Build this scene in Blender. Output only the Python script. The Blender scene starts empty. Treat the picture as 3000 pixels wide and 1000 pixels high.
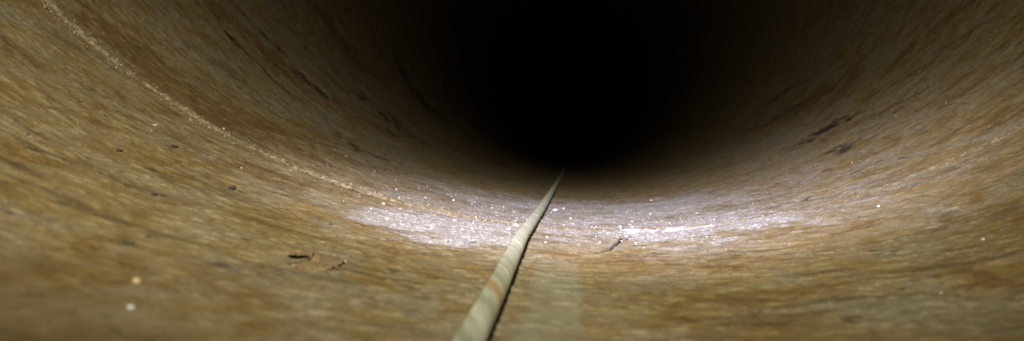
import bpy, math, random
import numpy as np
from mathutils import Vector, Matrix

random.seed(7)
rng = np.random.default_rng(7)
S = bpy.context.scene
C = S.collection

# ------------------------------------------------------------------ camera, world, light, exposure
R = 0.60                     # inner radius of the pipe (m); its axis runs along +Y
CX = 0.028                   # the axis is a little right of the camera
CAM = Vector((0.0, 0.0, 0.052))
YAW, PITCH = math.radians(3.64), math.radians(-0.76)
LENS = 31.18
cam_d = bpy.data.cameras.new('camera'); cam = bpy.data.objects.new('camera', cam_d); C.objects.link(cam)
cam.location = CAM
cam.rotation_euler = (math.pi/2 + PITCH, 0, YAW)
cam_d.lens = LENS; cam_d.sensor_width = 36; cam_d.clip_start = 0.005; cam_d.clip_end = 200
cam_d.dof.use_dof = True; cam_d.dof.focus_distance = 0.58; cam_d.dof.aperture_fstop = 12.5
S.camera = cam

w = bpy.data.worlds.new('World'); S.world = w; w.use_nodes = True
w.node_tree.nodes['Background'].inputs[0].default_value = (0, 0, 0, 1)
w.node_tree.nodes['Background'].inputs[1].default_value = 0.0

def spot(name, loc, aim, power, deg, blend, col, size):
    d = bpy.data.lights.new(name, 'SPOT'); o = bpy.data.objects.new(name, d); C.objects.link(o)
    o.location = loc
    o.rotation_euler = (Vector(aim)-Vector(loc)).to_track_quat('-Z', 'Y').to_euler()
    d.energy = power; d.spot_size = math.radians(deg); d.spot_blend = blend; d.color = col
    d.shadow_soft_size = size
    return o
spot('torch_hot_spot', (-0.156, -0.006, 0.50), (0.110, 0.900, -0.079), 66.0, 43.0, 1.0, (0.84, 0.80, 1.0), 0.012)
spot('torch_spill', (-0.075, -0.345, 0.55), (-0.03, 1.116, 0.0), 71.0, 62.0, 1.0, (1.0, 0.96, 0.775), 0.02)

S.view_settings.view_transform = 'Standard'; S.view_settings.look = 'None'
S.view_settings.exposure = 0.0; S.view_settings.gamma = 1.0
S.render.engine = 'CYCLES'
S.cycles.max_bounces = 6

# ------------------------------------------------------------------ helpers
FP = 2576/2/math.tan(math.atan(18/LENS))
MW = cam.rotation_euler.to_matrix()
def ray(px, py):                             # photo measured on a 2576 x 859 grid
    return (MW @ Vector(((px-1288)/FP, -(py-429.5)/FP, -1))).normalized()
def at(px, py, R=R):                         # the point of the pipe wall seen there, as (arc length u, depth v)
    d = ray(px, py); ox, oz = CAM.x-CX, CAM.z-R
    a = d.x*d.x+d.z*d.z; b = 2*(ox*d.x+oz*d.z); c = ox*ox+oz*oz-R*R
    t = (-b+math.sqrt(b*b-4*a*c))/(2*a)
    p = CAM+d*t
    return R*math.atan2(p.x-CX, R-p.z), p.y
def surf(u, v, lift=0.0):                    # (u, v) back to space, lift towards the axis
    th = u/R; r = R-lift
    return Vector((CX+r*math.sin(th), v, R-r*math.cos(th)))
def frame(u, v, lift=0.0, spin=0.0):         # matrix standing on the wall there, z towards the axis
    th = u/R
    n = Vector((-math.sin(th), 0, math.cos(th))); t = Vector((math.cos(th), 0, math.sin(th)))
    m = Matrix((t, Vector((0, 1, 0)), n)).transposed().to_4x4()
    return Matrix.Translation(surf(u, v, lift)) @ m @ Matrix.Rotation(spin, 4, 'Z')

def vnoise(x, y, seed):
    xi = np.floor(x).astype(np.int64); yi = np.floor(y).astype(np.int64)
    fx = x-xi; fy = y-yi
    fx = fx*fx*fx*(fx*(fx*6-15)+10); fy = fy*fy*fy*(fy*(fy*6-15)+10)
    def h(a, b):
        n = (a*374761393 + b*668265263 + seed*2246822519) & 0xffffffff
        n = ((n ^ (n >> 13))*1274126177) & 0xffffffff
        n = (n ^ (n >> 16)) & 0xffff
        return n/65535.0
    a = h(xi, yi); b = h(xi+1, yi); c = h(xi, yi+1); d = h(xi+1, yi+1)
    return (a+(b-a)*fx)+((c+(d-c)*fx)-(a+(b-a)*fx))*fy
def fbm(x, y, seed, octv=4, gain=0.5):
    s = 0; a = 1; t = 0
    for k in range(octv):
        s = s+a*vnoise(x*2.03**k+17.3*k, y*2.03**k-9.1*k, seed+k*31); t += a; a *= gain
    return s/t                                # 0..1
def sstep(a, b, x):
    t = np.clip((x-a)/(b-a), 0, 1); return t*t*(3-2*t)

class Nodes:
    def __init__(s, name):
        s.m = bpy.data.materials.new(name); s.m.use_nodes = True
        s.t = s.m.node_tree; s.n = s.t.nodes; s.l = s.t.links
        s.b = s.n['Principled BSDF']
    def new(s, typ, **kw):
        n = s.n.new(typ)
        for k, v in kw.items(): setattr(n, k, v)
        return n
    def put(s, sock, v):
        if hasattr(v, 'is_linked') or hasattr(v, 'links'): s.l.new(v, sock)
        else: sock.default_value = v
    def noise(s, vec, scale, detail=4, rough=0.55, dist=0.0):
        n = s.new('ShaderNodeTexNoise'); s.l.new(vec, n.inputs['Vector'])
        n.inputs['Scale'].default_value = scale; n.inputs['Detail'].default_value = detail
        n.inputs['Roughness'].default_value = rough; n.inputs['Distortion'].default_value = dist
        return n.outputs['Fac']
    def mapping(s, vec, scale=(1, 1, 1), loc=(0, 0, 0), rot=(0, 0, 0)):
        n = s.new('ShaderNodeMapping'); s.l.new(vec, n.inputs['Vector'])
        n.inputs['Scale'].default_value = scale; n.inputs['Location'].default_value = loc
        n.inputs['Rotation'].default_value = rot
        return n.outputs['Vector']
    def math(s, op, a, b=0.0, clamp=False):
        n = s.new('ShaderNodeMath', operation=op, use_clamp=clamp)
        s.put(n.inputs[0], a); s.put(n.inputs[1], b); return n.outputs[0]
    def ramp(s, v, lo, hi, a=0.0, b=1.0):
        n = s.new('ShaderNodeMapRange'); n.interpolation_type = 'SMOOTHSTEP'
        s.put(n.inputs['Value'], v)
        for k, x in (('From Min', lo), ('From Max', hi), ('To Min', a), ('To Max', b)): n.inputs[k].default_value = x
        return n.outputs['Result']
    def mix(s, f, a, b):
        n = s.new('ShaderNodeMix', data_type='RGBA'); s.put(n.inputs['Factor'], f)
        s.put(n.inputs[6], a if not isinstance(a, tuple) else (*a, 1)); s.put(n.inputs[7], b if not isinstance(b, tuple) else (*b, 1))
        return n.outputs[2]
    def attr(s, name):
        n = s.new('ShaderNodeAttribute', attribute_name=name); return n.outputs['Fac']
    def bump(s, h, strength, dist, prev=None):
        n = s.new('ShaderNodeBump'); s.l.new(h, n.inputs['Height'])
        n.inputs['Strength'].default_value = strength; n.inputs['Distance'].default_value = dist
        if prev is not None: s.l.new(prev, n.inputs['Normal'])
        return n.outputs['Normal']

def mesh_obj(name, verts, faces, mat, parent=None, smooth=True, uv=None):
    me = bpy.data.meshes.new(name)
    verts = np.asarray(verts, dtype=np.float32); faces = np.asarray(faces, dtype=np.int32)
    k = faces.shape[1]
    me.vertices.add(len(verts)); me.vertices.foreach_set('co', verts.ravel())
    me.loops.add(faces.size); me.loops.foreach_set('vertex_index', faces.ravel())
    me.polygons.add(len(faces))
    me.polygons.foreach_set('loop_start', np.arange(0, faces.size, k, dtype=np.int32))
    me.polygons.foreach_set('loop_total', np.full(len(faces), k, dtype=np.int32))
    me.polygons.foreach_set('use_smooth', np.full(len(faces), smooth))
    me.update(calc_edges=True)
    if uv is not None:
        l = me.uv_layers.new(name='UVMap')
        l.data.foreach_set('uv', np.asarray(uv, dtype=np.float32)[faces.ravel()].ravel())
    me.materials.append(mat)
    o = bpy.data.objects.new(name, me); C.objects.link(o); o.parent = parent
    return o
def addattr(o, name, arr):
    a = o.data.attributes.new(name, 'FLOAT', 'POINT'); a.data.foreach_set('value', arr.astype(np.float32).ravel())
def tag(o, label=None, cat=None, group=None, kind=None):
    if label: o['label'] = label
    if cat: o['category'] = cat
    if group: o['group'] = group
    if kind: o['kind'] = kind
def empty(name, loc=(0, 0, 0)):
    o = bpy.data.objects.new(name, None); C.objects.link(o); o.location = loc; o.empty_display_size = 0.02
    return o

# ------------------------------------------------------------------ marks on the pipe wall, read off as strokes that run round the pipe
# (points on the photo, half width, strength, kind)
STROKES = [
    # dark rust band above the seam, left
    ([(300, 90), (400, 180), (520, 262), (640, 330)], 36, 2.2, 'rust'),
    ([(180, -20), (260, 50), (330, 110)], 24, 1.5, 'rust'),
    ([(520, -10), (640, 110), (760, 210)], 22, 1.2, 'rust'),
    ([(780, 0), (850, 90), (930, 190)], 26, 1.2, 'rust'),
    ([(760, 330), (880, 400), (1000, 440)], 14, 1.0, 'rust'),
    ([(1900, 330), (2020, 270), (2150, 180)], 20, 1.2, 'rust'),
    ([(2250, 150), (2350, 80), (2430, 0)], 22, 1.2, 'rust'),
    ([(640, 330), (800, 400), (900, 430)], 20, .5, 'rust'),
    ([(560, 400), (700, 445), (820, 480)], 16, .35, 'rust'),
    ([(0, 530), (60, 525), (130, 535)], 12, .7, 'rust'),
    ([(130, 270), (230, 290), (300, 330)], 20, .4, 'rust'),
    ([(1650, 790), (1800, 770), (1980, 790)], 20, .5, 'rust'),
    ([(2350, 710), (2450, 690), (2576, 700)], 22, .6, 'rust'),
    ([(0, 700), (120, 690), (300, 720)], 25, .5, 'rust'),
    ([(400, 780), (560, 800), (700, 830)], 25, .4, 'rust'),
    ([(1500, 660), (1650, 655), (1900, 680)], 14, .5, 'rust'),
    # grey-green films
    ([(2060, 445), (2200, 418), (2340, 385), (2460, 350), (2560, 318)], 14, 1.2, 'grey'),
    ([(380, 60), (470, 130), (600, 210), (760, 300)], 15, .8, 'grey'),
    ([(700, 230), (860, 320), (1040, 420)], 26, .8, 'grey'),
    ([(1050, 380), (1200, 425), (1400, 450)], 10, .5, 'grey'),
    ([(1700, 410), (1850, 380), (2050, 300)], 26, .8, 'grey'),
    ([(1850, 430), (2050, 370), (2250, 290)], 22, .7, 'grey'),
    ([(850, 735), (960, 742), (1110, 752)], 26, 1.8, 'grey'),
    ([(880, 690), (960, 692), (1040, 700)], 8, .7, 'grey'),
    ([(700, 688), (790, 692), (870, 690)], 9, 1.0, 'grey'),
    ([(480, 640), (560, 655), (660, 690)], 13, .6, 'grey'),
    ([(120, 770), (200, 780), (300, 800)], 16, .6, 'grey'),
    ([(2050, 800), (2200, 770), (2400, 770)], 20, .5, 'grey'),
    # dark streaks and hollows
    ([(990, 130), (1030, 210), (1080, 270), (1120, 305)], 10.3, 1.76, 'dark'),
    ([(880, 225), (960, 280), (1040, 345), (1080, 370)], 11.5, 1.12, 'dark'),
    ([(600, 20), (660, 80), (720, 140)], 8.0, 1.44, 'dark'),
    ([(740, 170), (800, 225), (850, 262)], 9.2, 1.44, 'dark'),
    ([(880, 290), (940, 310), (1000, 345)], 5.8, 1.28, 'dark'),
    ([(1920, 265), (1980, 225), (2050, 190)], 8.0, 1.60, 'dark'),
    ([(2000, 375), (2060, 330), (2130, 290), (2200, 270)], 11.5, 1.52, 'dark'),
    ([(2080, 390), (2150, 355), (2220, 330)], 8.0, 1.28, 'dark'),
    ([(500, 10), (580, 90), (650, 160), (760, 260)], 5.8, 1.28, 'dark'),
    ([(820, 330), (900, 372), (1000, 410)], 6.9, 0.96, 'dark'),
    ([(930, 60), (950, 110), (975, 160)], 9.2, 0.96, 'dark'),
    ([(600, 215), (700, 290), (760, 320)], 4, .6, 'dark'),
    ([(1100, 350), (1180, 390), (1280, 420)], 6.9, 0.96, 'dark'),
    ([(1950, 300), (2010, 260), (2100, 220)], 6.9, 0.96, 'dark'),
    ([(2150, 320), (2240, 265), (2340, 215)], 5.8, 0.80, 'dark'),
    ([(2350, 130), (2420, 90), (2500, 40)], 8.0, 0.80, 'dark'),
    ([(2280, 195), (2300, 185)], 9.2, 1.60, 'dark'),
    ([(2380, 268), (2410, 258)], 8.0, 1.28, 'dark'),
    ([(2200, 240), (2260, 205), (2330, 160)], 5.8, 0.80, 'dark'),
    ([(1780, 528), (1860, 527), (1960, 520)], 2.6, .7, 'dark'),
    ([(1960, 515), (2100, 490), (2300, 470)], 2.6, .6, 'dark'),
    ([(1498, 635), (1515, 631), (1537, 626), (1547, 616), (1558, 608), (1564, 599), (1592, 597)], 2.2, 4.0, 'dark'),
    ([(733, 667), (786, 660)], 4, 6, 'dark'),  # gap under the flake's lifted edge, its black shade painted in
    ([(852, 680), (872, 664)], 5, 1.2, 'dark'),  # shade at the flake's right end, painted dark
    ([(640, 650), (655, 652)], 5, .8, 'dark'),
    ([(2420, 770), (2470, 768)], 6, 1.0, 'dark'),
    ([(2700-380, 690), (2350, 692)], 6, .8, 'dark'),
    ([(1990, 735), (2050, 735)], 6, .9, 'dark'),
    ([(1900, 800), (1930, 798)], 8, .9, 'dark'),
    ([(540, 835), (560, 832)], 8, .9, 'dark'),
    ([(800, 735), (850, 738)], 6, .8, 'dark'),
    ([(80, 620), (140, 625), (190, 628)], 8, .7, 'rust'),
    ([(930, 770), (980, 772)], 5, .6, 'dark'),
]
def stroke_mask(pts, hw, U, V, warp):
    c = [at(x, y) for x, y in pts]
    hi = [at(x, y-hw)[1] for x, y in pts]; lo = [at(x, y+hw)[1] for x, y in pts]
    us = np.array([p[0] for p in c]); vs = np.array([p[1] for p in c]); ws = np.abs(np.array(hi)-np.array(lo))/2
    L = us[-1]-us[0]
    vc = np.interp(U, us, vs); wc = np.interp(U, us, ws)
    e = max(abs(L)*.35, 0.004) if hw > 4 else abs(L)*.15+.0006
    tap = sstep(us[0]-e*.4, us[0]+e*.6, U)*(1-sstep(us[-1]-e*.6, us[-1]+e*.4, U))
    return tap*np.exp(-(np.abs(V-vc+warp*wc*1.1)/wc)**2.4)

# ------------------------------------------------------------------ the pipe
def spaced(a, b, f):
    out = [a]
    while out[-1] < b: out.append(out[-1]+f(out[-1]))
    return out
up = spaced(0.0, 1.15, lambda x: 0.0008*(1+1.8*x))
us = [-x for x in reversed(up[1:])]+up
FULL = math.pi*R
extra = np.linspace(us[-1]+.03, FULL, 24)
us = np.array([-x for x in extra[::-1]]+us+list(extra))
vs = np.array(list(np.linspace(-4, 0.0, 14))+list(np.linspace(0.02, 0.21, 20))
              + spaced(0.213, 9.0, lambda x: max(0.0010, 0.0042*x*min(1, .45+x*.5)))+list(np.geomspace(9.3, 60, 30)))
NU, NV = len(us), len(vs)
print('pipe grid', NU, NV, NU*NV)
U, V = np.meshgrid(us, vs)                    # rows = depth
SEAM_V = at(700, 402)[1]
print('seam at', SEAM_V, at(120, 20), at(400, 240), at(950, 500), at(2576, 310), at(2300, 395))
n1 = fbm(U*16, V*15, 3, 4)-.5
n2 = fbm(U*48, V*50, 11, 3, .4)-.5
n3 = fbm(U*230, V*220, 23, 2)-.5
warp = (fbm(U*30, V*30, 71, 3)-.5)*2+(fbm(U*140, V*140, 75, 2)-.5)*1.2
masks = {k: np.zeros_like(U) for k in ('rust', 'grey', 'dark')}
for pts, hw, st, kind in STROKES:
    m = stroke_mask(pts, hw, U, V, warp*(1.5 if hw > 4 else .45))*st
    if hw > 4: m = m*np.clip(-.75+3.3*fbm(U*75, V*60, 91, 4, .6), 0, 1.4)
    masks[kind] = np.maximum(masks[kind], m)
# smooth mud film beside the rope and its square corner, right
ua, va = at(1290, 850); ub, _ = at(1470, 850)
mud = sstep(ua-.002, ua+.004, U+warp*.0012)*(1-sstep(ub-.003, ub+.002, U+warp*.0008))*(1-sstep(.385, .44, V+warp*.012))
masks['painted_glare'] = np.exp(-np.abs((U+.000)/.215)**2.0)*sstep(.33, .74, V+warp*.08)*(1-sstep(.90, 1.22, V+warp*.12))*(.25+1.5*fbm(U*30, V*26, 161, 5, .6))  # pale colour mask painting the torch glare on the floor
for pts, hw, st in [([(1480, 590), (1650, 580), (1820, 566), (2060, 540)], 26, 1.25), ([(860, 530), (1050, 560), (1200, 575), (1340, 585)], 34, 1.05), ([(1080, 590), (1220, 606), (1330, 612)], 20, .95)]:  # extra strokes of painted glow within the bright patch
    masks['painted_glare'] = np.maximum(masks['painted_glare'], stroke_mask(pts, hw, U, V, warp*.8)*st)
masks['mud'] = mud*(.75+.5*fbm(U*40, V*25, 5, 3))
# scaling coat: plates with lifted edges
plates = sstep(.47, .53, fbm(U*46, V*42, 131, 4))
h = 0.0022*n1+0.0007*n2+0.00014*n3+0.00022*plates
h = h*(1-.75*mud)
h = h-0.0018*np.clip(masks['dark'], 0, 1.2)
h = h+0.0006*sstep(.62, .7, fbm(U*160, V*220, 51, 2))
# fade relief at the wrapped back of the pipe so that the ends of the grid meet
fade = 1-sstep(1.1, 1.6, np.abs(U)); h = h*fade
TH = U/R; RR = R-h
X = CX+RR*np.sin(TH); Z = R-RR*np.cos(TH)
verts = np.stack([X, V, Z], -1).reshape(-1, 3)
idx = np.arange(NU*NV).reshape(NV, NU)
faces = np.stack([idx[:-1, :-1], idx[1:, :-1], idx[1:, 1:], idx[:-1, 1:]], -1).reshape(-1, 4)   # normals towards the axis
# outer skin of the wall, 60 mm thick
no = 72; base = len(verts)
ang = np.linspace(0, 2*math.pi, no, endpoint=False)
ov = []
for y in (-4.0, 60.6):
    for a in ang: ov.append((CX+(R+.06)*math.sin(a), y, R-(R+.06)*math.cos(a)))
of = [(base+i, base+(i+1) % no, base+no+(i+1) % no, base+no+i) for i in range(no)]
verts = np.vstack([verts, np.array(ov)]); faces = np.vstack([faces, np.array(of)])
uvs = np.vstack([np.stack([U, V], -1).reshape(-1, 2), np.zeros((2*no, 2))])

def wall_material(name):
    N = Nodes(name)
    uv = N.new('ShaderNodeTexCoord').outputs['UV']
    rust, grey, dark, mud = (N.attr(k) for k in ('rust', 'grey', 'dark', 'mud'))
    # broad patches, streaks running round the pipe, then small mottling
    big = N.noise(N.mapping(uv, (1, .8, 1)), 15, 7, .62, .9)
    strk = N.noise(N.mapping(uv, (.35, 1.5, 1), (4, 8, 0)), 34, 5, .62, .35)
    mid = N.noise(N.mapping(uv, (1, .85, 1), (3, 1, 0)), 26, 8, .68, .7)
    fine = N.noise(N.mapping(uv, (1, .7, 1), (7, 5, 0)), 230, 5, .7, .3)
    tiny = N.noise(N.mapping(uv, (1, .8, 1), (1, 9, 0)), 800, 3, .7)
    # ochre <-> grey
    f = N.math('ADD', N.math('MULTIPLY', big, .9), N.math('MULTIPLY', mid, .75))
    f = N.math('ADD', f, N.math('MULTIPLY', fine, .12))
    f = N.math('ADD', f, .115)
    f = N.math('ADD', f, N.math('MULTIPLY', grey, .30)); f = N.math('SUBTRACT', f, N.math('MULTIPLY', rust, .42))
    g = N.ramp(f, .86, 1.22)
    ochre = N.mix(N.ramp(mid, .38, .62), (.222, .142, .044), (.320, .226, .092))
    greyc = N.mix(N.ramp(fine, .35, .65), (.210, .174, .104), (.35, .295, .188))
    col = N.mix(g, ochre, greyc)
    # red-brown rust
    r2 = N.noise(N.mapping(uv, (1, .85, 1), (11, 3, 0)), 20, 8, .70, 1.0)
    rm = N.ramp(N.math('ADD', r2, N.math('MULTIPLY', rust, .36)), .55, .68)
    col = N.mix(N.math('MULTIPLY', rm, .68), col, (.150, .082, .028))
    # pale bloom
    p2 = N.noise(N.mapping(uv, (1, .85, 1), (2, 13, 0)), 46, 8, .70, .5)
    col = N.mix(N.ramp(p2, .56, .70, 0, .45), col, (.44, .375, .25))
    # long thin runs round the pipe
    col = N.mix(N.ramp(strk, .54, .68, 0, .62), col, (.085, .058, .030))
    col = N.mix(N.ramp(strk, .43, .32, 0, .35), col, (.40, .35, .24))
    # torch glare on the floor, painted into the colour as a pale lilac-white patch
    painted_glare = N.attr('painted_glare')
    lm = N.ramp(N.math('ADD', N.noise(N.mapping(uv, (1, 1.8, 1), (9, 4, 0)), 55, 6, .7, .4), N.math('MULTIPLY', painted_glare, .36)), .44, .88)
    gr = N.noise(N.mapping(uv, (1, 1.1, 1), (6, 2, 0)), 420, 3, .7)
    col = N.mix(N.math('MULTIPLY', N.math('MULTIPLY', lm, painted_glare), .92, True), col, N.mix(N.ramp(gr, .40, .66), (.38, .335, .32), (.80, .77, .78)))
    # blue-black specks
    d2 = N.noise(N.mapping(uv, (1, .8, 1), (5, 23, 0)), 60, 7, .66, .3)
    dm = N.ramp(d2, .61, .67, 0, .80)
    col = N.mix(dm, col, (.060, .055, .038))
    col = N.mix(N.math('MULTIPLY', N.ramp(tiny, .35, .62, 1, 0), .38), col, (.09, .06, .03))
    col = N.mix(N.math('MULTIPLY', mud, .52, True), col, N.mix(fine, (.27, .255, .175), (.36, .345, .25)))
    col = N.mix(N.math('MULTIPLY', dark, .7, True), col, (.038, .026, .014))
    N.l.new(col, N.b.inputs['Base Color'])
    ro = N.ramp(N.noise(N.mapping(uv, (1, .8, 1), (31, 2, 0)), 120, 5, .7), .35, .65, .30, .75)
    wet = N.math('MULTIPLY', painted_glare, .16)
    N.l.new(N.math('SUBTRACT', ro, wet), N.b.inputs['Roughness'])
    N.b.inputs['Specular IOR Level'].default_value = .55
    b = N.bump(N.noise(N.mapping(uv, (1, .9, 1), (3, 1, 0)), 40, 3, .5, .4), .22, .003)
    b = N.bump(fine, .25, .0008, b)
    b = N.bump(tiny, .5, .0006, b)
    bg = N.new('ShaderNodeBump'); N.l.new(gr, bg.inputs['Height']); N.l.new(N.math('MULTIPLY', painted_glare, .8, True), bg.inputs['Strength'])
    bg.inputs['Distance'].default_value = .0012; N.l.new(b, bg.inputs['Normal']); b = bg.outputs['Normal']
    N.l.new(b, N.b.inputs['Normal'])
    return N.m
WALL = wall_material('scaled_rusty_wall')
pipe = empty('pipe', (CX, 0, 0))
tag(pipe, 'wide round pipe seen from inside, rusty ochre and grey wall curving into the dark', 'pipe')
wall = mesh_obj('pipe_wall', verts-np.array([CX, 0, 0]), faces, WALL, pipe, uv=uvs)
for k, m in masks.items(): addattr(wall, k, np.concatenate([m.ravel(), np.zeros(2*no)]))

# height of the modelled wall at (u, v)
def height(u, v):
    i = np.clip(np.searchsorted(vs, v), 0, NV-1); j = np.clip(np.searchsorted(us, u), 0, NU-1)
    return h[i, j]

# ------------------------------------------------------------------ gritty seam round the pipe
def simple_mat(name, col, rough=.6, col2=None, scale=120, bump=.4, dist=.0008, spec=.5):
    N = Nodes(name)
    co = N.new('ShaderNodeTexCoord').outputs['Object']
    n = N.noise(co, scale, 5, .65)
    N.l.new(N.mix(N.ramp(n, .35, .65), col, col2 or tuple(c*.6 for c in col)), N.b.inputs['Base Color'])
    N.b.inputs['Roughness'].default_value = rough; N.b.inputs['Specular IOR Level'].default_value = spec
    N.l.new(N.bump(N.noise(co, scale*3, 4, .6), bump, dist), N.b.inputs['Normal'])
    return N.m
su = np.arange(-1.88, 1.88, .0013); sw = np.linspace(-1, 1, 15)
SU, SW = np.meshgrid(su, sw)
amp = .60+.40*sstep(.30, .38, fbm(SU*16, SU*0+3, 201, 3))
amp = amp*(1+.5*sstep(.3, .5, SU))*np.where(SU > -.10, 1-.62*sstep(-.10, .02, SU), 1.0)
cen = SEAM_V+.004*(fbm(SU*9, SU*0, 207, 3)-.5)*2
wid = (.0088+.009*(fbm(SU*30, SU*0+8, 211, 2)-.5))*(1+.8*sstep(.1, .5, SU))
SV = cen+SW*wid*1.7
prof = np.exp(-(SW*1.5)**2)
lift = prof*amp*.0017*(.1+1.7*fbm(SU*170, SV*170, 221, 3))+.0024*(fbm(SU*420, SV*420, 231, 2)-.5)*prof-.0004*sstep(.5, .7, fbm(SU*70, SV*90, 241, 3))
hh = height(SU.ravel(), SV.ravel()).reshape(SU.shape)
lift = hh+lift-.0012*(1-prof)-.0004
sv = np.stack([CX*0+(R-lift)*np.sin(SU/R), SV, R-(R-lift)*np.cos(SU/R)], -1).reshape(-1, 3)
ix = np.arange(sv.shape[0]).reshape(SU.shape)
sf = np.stack([ix[:-1, :-1], ix[:-1, 1:], ix[1:, 1:], ix[1:, :-1]], -1).reshape(-1, 4)
SEAM = simple_mat('gritty_seam', (.40, .33, .21), .7, (.17, .115, .05), 240, .6, .0012)
seam = mesh_obj('joint_seam', sv, sf, SEAM, pipe)
seam['label'] = 'pale gritty bead where two pipe lengths meet'

# ------------------------------------------------------------------ grit lying on the wall (nobody could count it)
ico_v = []; t = (1+5**.5)/2
for a, b, c in [(-1, t, 0), (1, t, 0), (-1, -t, 0), (1, -t, 0), (0, -1, t), (0, 1, t), (0, -1, -t), (0, 1, -t), (t, 0, -1), (t, 0, 1), (-t, 0, -1), (-t, 0, 1)]:
    ico_v.append((a, b, c))
ico_v = np.array(ico_v)/math.sqrt(1+t*t)
ico_f = np.array([(0, 11, 5), (0, 5, 1), (0, 1, 7), (0, 7, 10), (0, 10, 11), (1, 5, 9), (5, 11, 4), (11, 10, 2), (10, 7, 6), (7, 1, 8),
                  (3, 9, 4), (3, 4, 2), (3, 2, 6), (3, 6, 8), (3, 8, 9), (4, 9, 5), (2, 4, 11), (6, 2, 10), (8, 6, 7), (9, 8, 1)])
def scatter(name, ulist, vlist, slist, mat, parent=None):
    n = len(ulist); V_ = np.zeros((n, 12, 3)); 
    hs = height(ulist, vlist)
    jit = rng.uniform(.6, 1.35, (n, 12, 1)); sc = rng.uniform(.7, 1.3, (n, 1, 3))
    loc = ico_v[None]*jit*sc*slist[:, None, None]
    loc[..., 2] *= .65
    th = ulist/R; l = hs+slist*.35
    tx = np.stack([np.cos(th), 0*th, np.sin(th)], -1); nz = np.stack([-np.sin(th), 0*th, np.cos(th)], -1)
    base = np.stack([CX+(R-l)*np.sin(th), vlist, R-(R-l)*np.cos(th)], -1)
    P = base[:, None]+loc[..., 0:1]*tx[:, None]+loc[..., 1:2]*np.array([0, 1, 0])+loc[..., 2:3]*nz[:, None]
    F = (ico_f[None]+12*np.arange(n)[:, None, None]).reshape(-1, 3)
    return mesh_obj(name, P.reshape(-1, 3), F, mat, parent, smooth=True)
def pick(n, ulo, uhi, f_v, keep):
    u = rng.uniform(ulo, uhi, n); v = f_v(n, u)
    k = keep(u, v) > rng.uniform(0, 1, n); return u[k], v[k]
GRIT = simple_mat('pale_wet_grit', (.40, .33, .23), .34, (.20, .14, .075), 90, .3, .0004, .8)
parts = []
# along the seam
u, v = pick(9000, -1.1, 1.1, lambda n, u: SEAM_V+rng.normal(0, .009, n)-np.abs(rng.normal(0, .012, n))*(rng.uniform(size=n) < .5), lambda u, v: np.where(u < -.05, .60, .06)*fbm(u*25, v*25, 301, 3)**1.3*1.5)
parts.append((u, v, rng.gamma(3, .00020, len(u))*.8+.0001))
# on the floor of the pipe around the light patch
u, v = pick(30000, -.35, .45, lambda n, u: rng.uniform(.52, 1.15, n), lambda u, v: (.12+sstep(.45, .68, fbm(u*40, v*30, 311, 4)))*np.exp(-((u+.06)/.115)**2)*.19*(1-sstep(.80, 1.05, v)))
parts.append((u, v, rng.gamma(1.4, .00024, len(u))+.00012))
# sparse everywhere
u, v = pick(5000, -1.0, 1.0, lambda n, u: rng.uniform(.24, 1.0, n), lambda u, v: .07*fbm(u*10, v*10, 331, 2)+0*u)
parts.append((u, v, rng.gamma(2.5, .00022, len(u))+.0002))
WETG = simple_mat('glint_white_grain', (.78, .76, .80), .14, (.50, .46, .45), 400, .2, .0003, 1.0)  # grains coloured near white to stand in for wet sparkle
fu, fv, fs_ = parts.pop(1)
wet = scatter('glint_grain', fu, fv, np.clip(fs_, 0, .0016), WETG)
tag(wet, 'wet grains coloured white as glints in the bright patch across the pipe floor', 'wet grains', kind='stuff')
gu = np.concatenate([p[0] for p in parts]); gv = np.concatenate([p[1] for p in parts]); gs = np.clip(np.concatenate([p[2] for p in parts]), 0, .0020)
grit = scatter('sand_grit', gu, gv, gs, GRIT)
tag(grit, 'pale wet sand and grit scattered over the pipe floor and along the seam', 'grit', kind='stuff')
print('grit', len(gu))


# ------------------------------------------------------------------ rope lying along the pipe floor
RO = .0041
ctrl = [(at(1194, 859, R-RO)[0]-.0015, -2.5), (at(1194, 859, R-RO)[0]-.0008, 0.0)]
for p in [(1194, 859), (1250, 740), (1309, 612), (1366, 524), (1392, 480), (1414, 441)]: ctrl.append(at(*p, R-RO))
ctrl.append((ctrl[-1][0]+.004, ctrl[-1][1]*2)); ctrl.append((ctrl[-1][0], 40))
ctrl.sort(key=lambda c: c[1])
print('rope points', ctrl)
cv = np.array([c[1] for c in ctrl]); cu = np.array([c[0] for c in ctrl])
rv = np.concatenate([np.linspace(-2.5, .12, 60), np.array(spaced(.124, 3.0, lambda x: .0035*x+.0003)), np.geomspace(3.05, 40, 60)])
ru = np.interp(rv, cv, cu)
k = 25; near = (rv > .1) & (rv < 2.5)                       # soften the bends
pad = np.pad(ru, k, mode='edge'); sm = np.convolve(pad, np.hanning(2*k+1)/np.hanning(2*k+1).sum(), 'valid'); ru = np.where(near, sm, ru)
floor_h = np.array([height(ru+o, rv) for o in (-.003, 0, .003)]).max(0); 
floor_h = np.convolve(np.pad(floor_h, 24, mode='edge'), np.ones(49)/49, 'valid')+.0003
NP = 64
PH, RVV = np.meshgrid(np.linspace(0, 2*math.pi, NP+1), rv)   # phase 0 = top, growing towards +x
PITCH_ = .115
hel = PH/(2*math.pi)+RVV/PITCH_                              # constant along one strand
rad = RO*(1+.002*np.abs(np.sin(math.pi*4*hel))+.006*(fbm(PH*3, RVV*60, 401, 2)-.5))
ctr_u = ru[:, None]; lift = floor_h[:, None]+RO*.58
th = ctr_u/R
cx_ = CX+(R-lift)*np.sin(th); cz_ = R-(R-lift)*np.cos(th)
lx = rad*np.sin(PH); lz = rad*.62*np.cos(PH)
rx = cx_+lx*np.cos(th)-lz*np.sin(th); rz = cz_+lx*np.sin(th)+lz*np.cos(th)
rp = np.stack([rx, RVV+0*rx, rz], -1).reshape(-1, 3)
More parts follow.
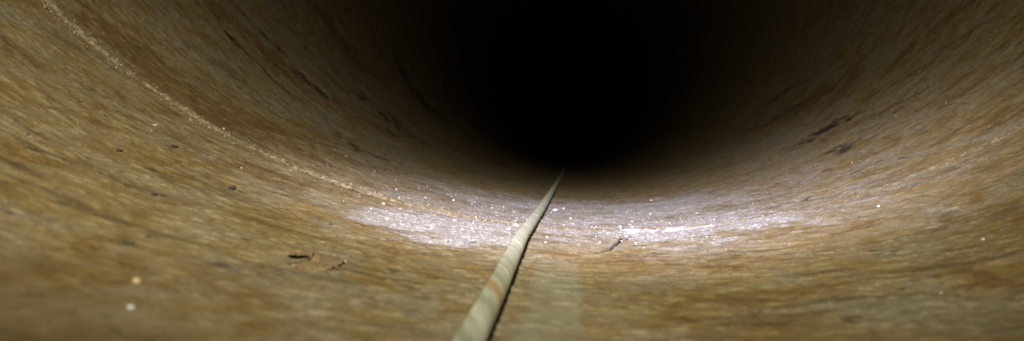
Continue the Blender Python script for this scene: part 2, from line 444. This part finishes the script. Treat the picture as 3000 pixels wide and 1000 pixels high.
ix = np.arange(rp.shape[0]).reshape(RVV.shape)
rf = np.stack([ix[:-1, :-1], ix[1:, :-1], ix[1:, 1:], ix[:-1, 1:]], -1).reshape(-1, 4)
N = Nodes('braided_rope')
strand = N.attr('strand'); fleck = N.attr('fleck'); palea = N.attr('pale')
uv = N.new('ShaderNodeTexCoord').outputs['UV']
nz = N.noise(N.mapping(uv, (6, 1, 1)), 3.0, 4, .6)
fib = N.noise(N.mapping(uv, (60, 2.5, 1)), 5.0, 3, .6)
col = N.mix(strand, (.36, .38, .265), (.54, .54, .41))
col = N.mix(N.ramp(nz, .35, .7, 0, .45), col, (.44, .40, .29))
col = N.mix(palea, col, (.80, .74, .62))
col = N.mix(fleck, col, (.46, .29, .14))
col = N.mix(N.ramp(fib, .3, .7, .22, 0), col, (.11, .10, .06))
N.l.new(col, N.b.inputs['Base Color']); N.b.inputs['Roughness'].default_value = .62
N.l.new(N.bump(fib, .35, .0006), N.b.inputs['Normal'])
rope = mesh_obj('rope', rp, rf, N.m, uv=np.stack([hel, RVV/.15], -1).reshape(-1, 2))
per = np.mod(hel, 1.0)
st = .5+.5*np.cos(2*math.pi*4*hel+2.5*(fbm(hel*2+40, RVV*4, 411, 2)-.5))
addattr(rope, 'strand', .5+(sstep(.15, .85, st)-.5)*np.where(RVV < .34, 1, np.clip(.34/np.maximum(RVV, .1), 0, 1)**2.2))
def band(c, w_): return np.exp(-((np.mod(per-c+.5, 1)-.5)/w_)**2)
pc1 = np.mod(.355/PITCH_+.02, 1); pc2 = np.mod(.250/PITCH_+.0, 1)
addattr(rope, 'pale', np.clip(band(pc1, .030)+.9*band(pc2, .030)*(RVV < .32)+.5*band(pc1+.5, .02), 0, 1)*(.5+.5*sstep(.3, .6, fbm(hel*3, RVV*12, 415, 2))))
fc = np.mod(.305/PITCH_, 1)
addattr(rope, 'fleck', np.clip(1.3*band(fc, .075)*sstep(.262, .275, RVV)*(1-sstep(.322, .335, RVV)), 0, 1))
tag(rope, 'pale green and cream twisted rope lying straight along the pipe floor', 'rope')

# ------------------------------------------------------------------ loose things on the wall
def lump(name, px, py, wpx, hpx, tall, mat, spin=0.0, seed=0, squash=.8):
    """a stone or drop on the wall, sized from its width in the photo"""
    u, v = at(px, py); p = surf(u, v); d = (p-CAM).length
    a = wpx/2*d/FP; b = a*squash if hpx is None else hpx
    r = random.Random(seed); vs_, fs = [], []
    nseg, nring = 20, 9
    hgt = float(height(np.array([u]), np.array([v]))[0])
    ph = [r.uniform(0, 6.28) for _ in range(4)]
    rough = 0 if mat is WATER else .10
    for i in range(nring+1):
        la = (math.pi/2)*(1-1.5*i/nring)
        for j in range(nseg):
            lo = 2*math.pi*j/nseg
            k_ = 1+rough*math.sin(2*lo+ph[0])+rough*.7*math.sin(3*lo+ph[1]+2*la)+rough*.5*math.sin(5*la+ph[2])
            vs_.append((a*k_*math.cos(la)*math.cos(lo), b*k_*math.cos(la)*math.sin(lo), tall*a*k_*math.sin(la)))
    for i in range(nring):
        for j in range(nseg): fs.append((i*nseg+j, (i+1)*nseg+j, (i+1)*nseg+(j+1) % nseg, i*nseg+(j+1) % nseg))
    o = mesh_obj(name, vs_, fs, mat)
    o.matrix_world = frame(u, v, hgt, spin)
    return o
Nw = Nodes('whitened_water'); Nw.b.inputs['Base Color'].default_value = (.95, .95, 1, 1)  # mostly opaque white body, so the drops' glint is partly painted
Nw.b.inputs['Roughness'].default_value = .10; Nw.b.inputs['IOR'].default_value = 1.40
Nw.b.inputs['Transmission Weight'].default_value = .30; Nw.b.inputs['Specular IOR Level'].default_value = 1.0
WATER = Nw.m
TAN = simple_mat('tan_pebble', (.62, .47, .27), .55, (.50, .36, .18), 500, .2, .0003)
o = lump('pebble', 345, 712, 24, None, .8, TAN, .3, 5, .85); tag(o, 'small tan pebble lying alone at lower left, above a bright drop', 'pebble')
o = lump('pebble', 389, 317, 12, None, .7, simple_mat('cream_pebble', (.50, .42, .26), .5, (.4, .3, .17), 500), .9, 8, .6); tag(o, 'tiny cream pebble just below the gritty seam at upper left', 'pebble')
DROPS = [
    (330, 775, 20, 'round whitened water drop at lower left, below the tan pebble'),
    (875, 652, 11, 'bright whitened water drop just above the right end of the lifted rust flake'),
    (867, 664, 8, 'small dull water drop beside the right edge of the lifted rust flake'),
    (1298, 568, 20, 'large glaring water drop touching the left side of the rope'),
    (1278, 580, 11, 'lesser water drop just left of the large glaring one by the rope'),
    (1397, 530, 13, 'bright water drop just right of the rope at its far thin part'),
    (1418, 525, 9, 'small water drop, upper one of two right of the bright drop by rope'),
    (1134, 604, 10, 'single glinting water drop in a dark dimple left of the rope'),
    (1186, 578, 12, 'broad glinting water drop on the light patch, left of the rope'),
    (1070, 500, 9, 'small glinting water drop at the far left edge of the light patch'),
    (974, 548, 10, 'glinting water drop at the left end of the light patch'),
    (1372, 612, 9, 'small water drop right beside the rope, below the light patch'),
    (1560, 572, 10, 'small round water drop at the left tip of the painted white glare'),
    (1638, 505, 8, 'tiny glinting water drop at the far edge, between rope and painted white glare'),
    (2473, 602, 8, 'tiny water drop alone on the right side of the wall'),
    (2737-370, 738, 8, 'tiny pale water drop low on the right side of the wall'),
    (2210, 520, 9, 'glinting water drop right of the light patch on rough wall'),
]
for i, (x, y, wd, lab) in enumerate(DROPS):
    o = lump('water_drop', x, y, wd, None, .62, WATER, i*1.3, 40+i, .9)
    tag(o, lab, 'water drop', 'water drops on the pipe floor')

def plate(name, outline, mat, liftf, thick, n=48, rough=.0):
    """a thin sheet whose outline is given on the photo; liftf(s, t) bends it off the wall"""
    P = np.array([at(x, y) for x, y in outline]); cu_, cv_ = P.mean(0)
    # densify and roughen the outline
    Q = []
    for i in range(len(P)):
        a, b = P[i], P[(i+1) % len(P)]
        for k_ in range(n//len(P)+1): Q.append(a+(b-a)*k_/(n//len(P)+1))
    Q = np.array(Q); m = len(Q)
    jit = 1+rough*(vnoise(np.arange(m)*.9, np.zeros(m)+3, 77)-.5)*2
    Q = np.array([cu_, cv_])+(Q-np.array([cu_, cv_]))*jit[:, None]
    rings = [1.0, .93, .8, .62, .42, .2, .03]
    umin, umax = P[:, 0].min(), P[:, 0].max(); vmin, vmax = P[:, 1].min(), P[:, 1].max()
    top, bot = [], []
    for rr in rings:
        for q in Q:
            u, v = np.array([cu_, cv_])+(q-np.array([cu_, cv_]))*rr
            s_, t_ = (u-umin)/(umax-umin), (v-vmin)/(vmax-vmin)
            hg = float(height(np.array([u]), np.array([v]))[0])
            L = liftf(s_, t_)+hg+.0003*math.sin(u*900)*math.sin(v*500)
            e = thick*(.25 if rr == 1.0 else 1)
            top.append(surf(u, v, L+e)); bot.append(surf(u, v, L-.0001))
    V_ = top+bot; nb = len(top); F = []
    for r_ in range(len(rings)-1):
        for j in range(m):
            a, b, c, d = r_*m+j, r_*m+(j+1) % m, (r_+1)*m+(j+1) % m, (r_+1)*m+j
            F.append((a, b, c, d)); F.append((nb+d, nb+c, nb+b, nb+a))
    for j in range(m): F.append((j, nb+j, nb+(j+1) % m, (j+1) % m))
    c0 = surf(cu_, cv_)
    o = mesh_obj(name, [tuple(p-c0) for p in V_], F, mat); o.location = c0
    return o
FLAKE = simple_mat('rust_scale', (.27, .180, .095), .7, (.20, .135, .06), 90, .45, .0010)
flake = empty('rust_flake', surf(*at(790, 668)))
tag(flake, 'brown flake of rust with a black gap under its lifted edge, left of the rope', 'rust flake')
def under(o):
    o.location = o.location-flake.location; o.parent = flake; return o
under(plate('flake_plate', [(738, 674), (760, 668), (781, 664), (786, 655), (812, 650), (845, 653), (862, 660), (858, 670), (848, 682), (815, 687), (770, 684), (744, 680)], FLAKE,
           lambda s, t: -.0001+.0010*math.exp(-((s-.92)/.10)**2)+.0003*math.exp(-((s-.2)/.2)**2), .0004, rough=.16, n=72))
under(plate('curled_edge', [(716, 652), (724, 646), (750, 648), (785, 646), (786, 655), (776, 658), (752, 658), (735, 660)], FLAKE,
           lambda s, t: .0001+.0016*(1-t), .0005, rough=.12, n=72))
CR = Nodes('glare_white'); cc = CR.new('ShaderNodeTexCoord').outputs['Object']  # white base colour stands in for glare on a wet patch
CR.l.new(CR.mix(CR.ramp(CR.noise(cc, 140, 4, .6), .3, .6), (.55, .52, .50), (.84, .82, .85)), CR.b.inputs['Base Color'])
CR.b.inputs['Roughness'].default_value = .25; CR.l.new(CR.bump(CR.noise(cc, 300, 4, .6), .3, .0008), CR.b.inputs['Normal'])
cr = plate('painted_wet_glare', [(1572, 586), (1590, 590), (1625, 589), (1665, 583), (1710, 581), (1745, 577), (1775, 571), (1750, 568), (1720, 571), (1690, 573), (1650, 573), (1612, 577), (1585, 581)], CR.m,
           lambda s, t: -.0003+.0004*math.sin(s*19)*math.sin(s*7+1), .0004, n=110, rough=.42)
tag(cr, 'long wet patch with its white glare painted on, right of the rope, beside a crack', 'wet patch')
CHIP = simple_mat('dark_chip', (.055, .045, .03), .6, (.08, .06, .04), 400)
def chip(x, y, wpx, hpx, lab, ang=0):
    a = math.radians(ang); ol = []
    for k_ in range(9):
        q = 2*math.pi*k_/9; r_ = 1+.25*math.sin(q*2+x)
        dx, dy = wpx/2*r_*math.cos(q), hpx/2*r_*math.sin(q)
        ol.append((x+dx*math.cos(a)-dy*math.sin(a), y+dx*math.sin(a)+dy*math.cos(a)))
    o = plate('dark_chip', ol, CHIP, lambda s, t: .0001, .0005, 27, .1)
    tag(o, lab, 'chip', 'dark chips on the left wall')
chip(582, 476, 24, 7, 'dark chip right of the others, nearest the light patch', 12)
chip(385, 491, 16, 5, 'short dark chip at mid height, lower middle one on the left wall', 8)
chip(438, 370, 24, 5, 'long thin dark chip under the gritty seam, upper right of two', 8)
chip(300, 379, 22, 4, 'faint thin dark chip furthest left, below the gritty seam', 5)
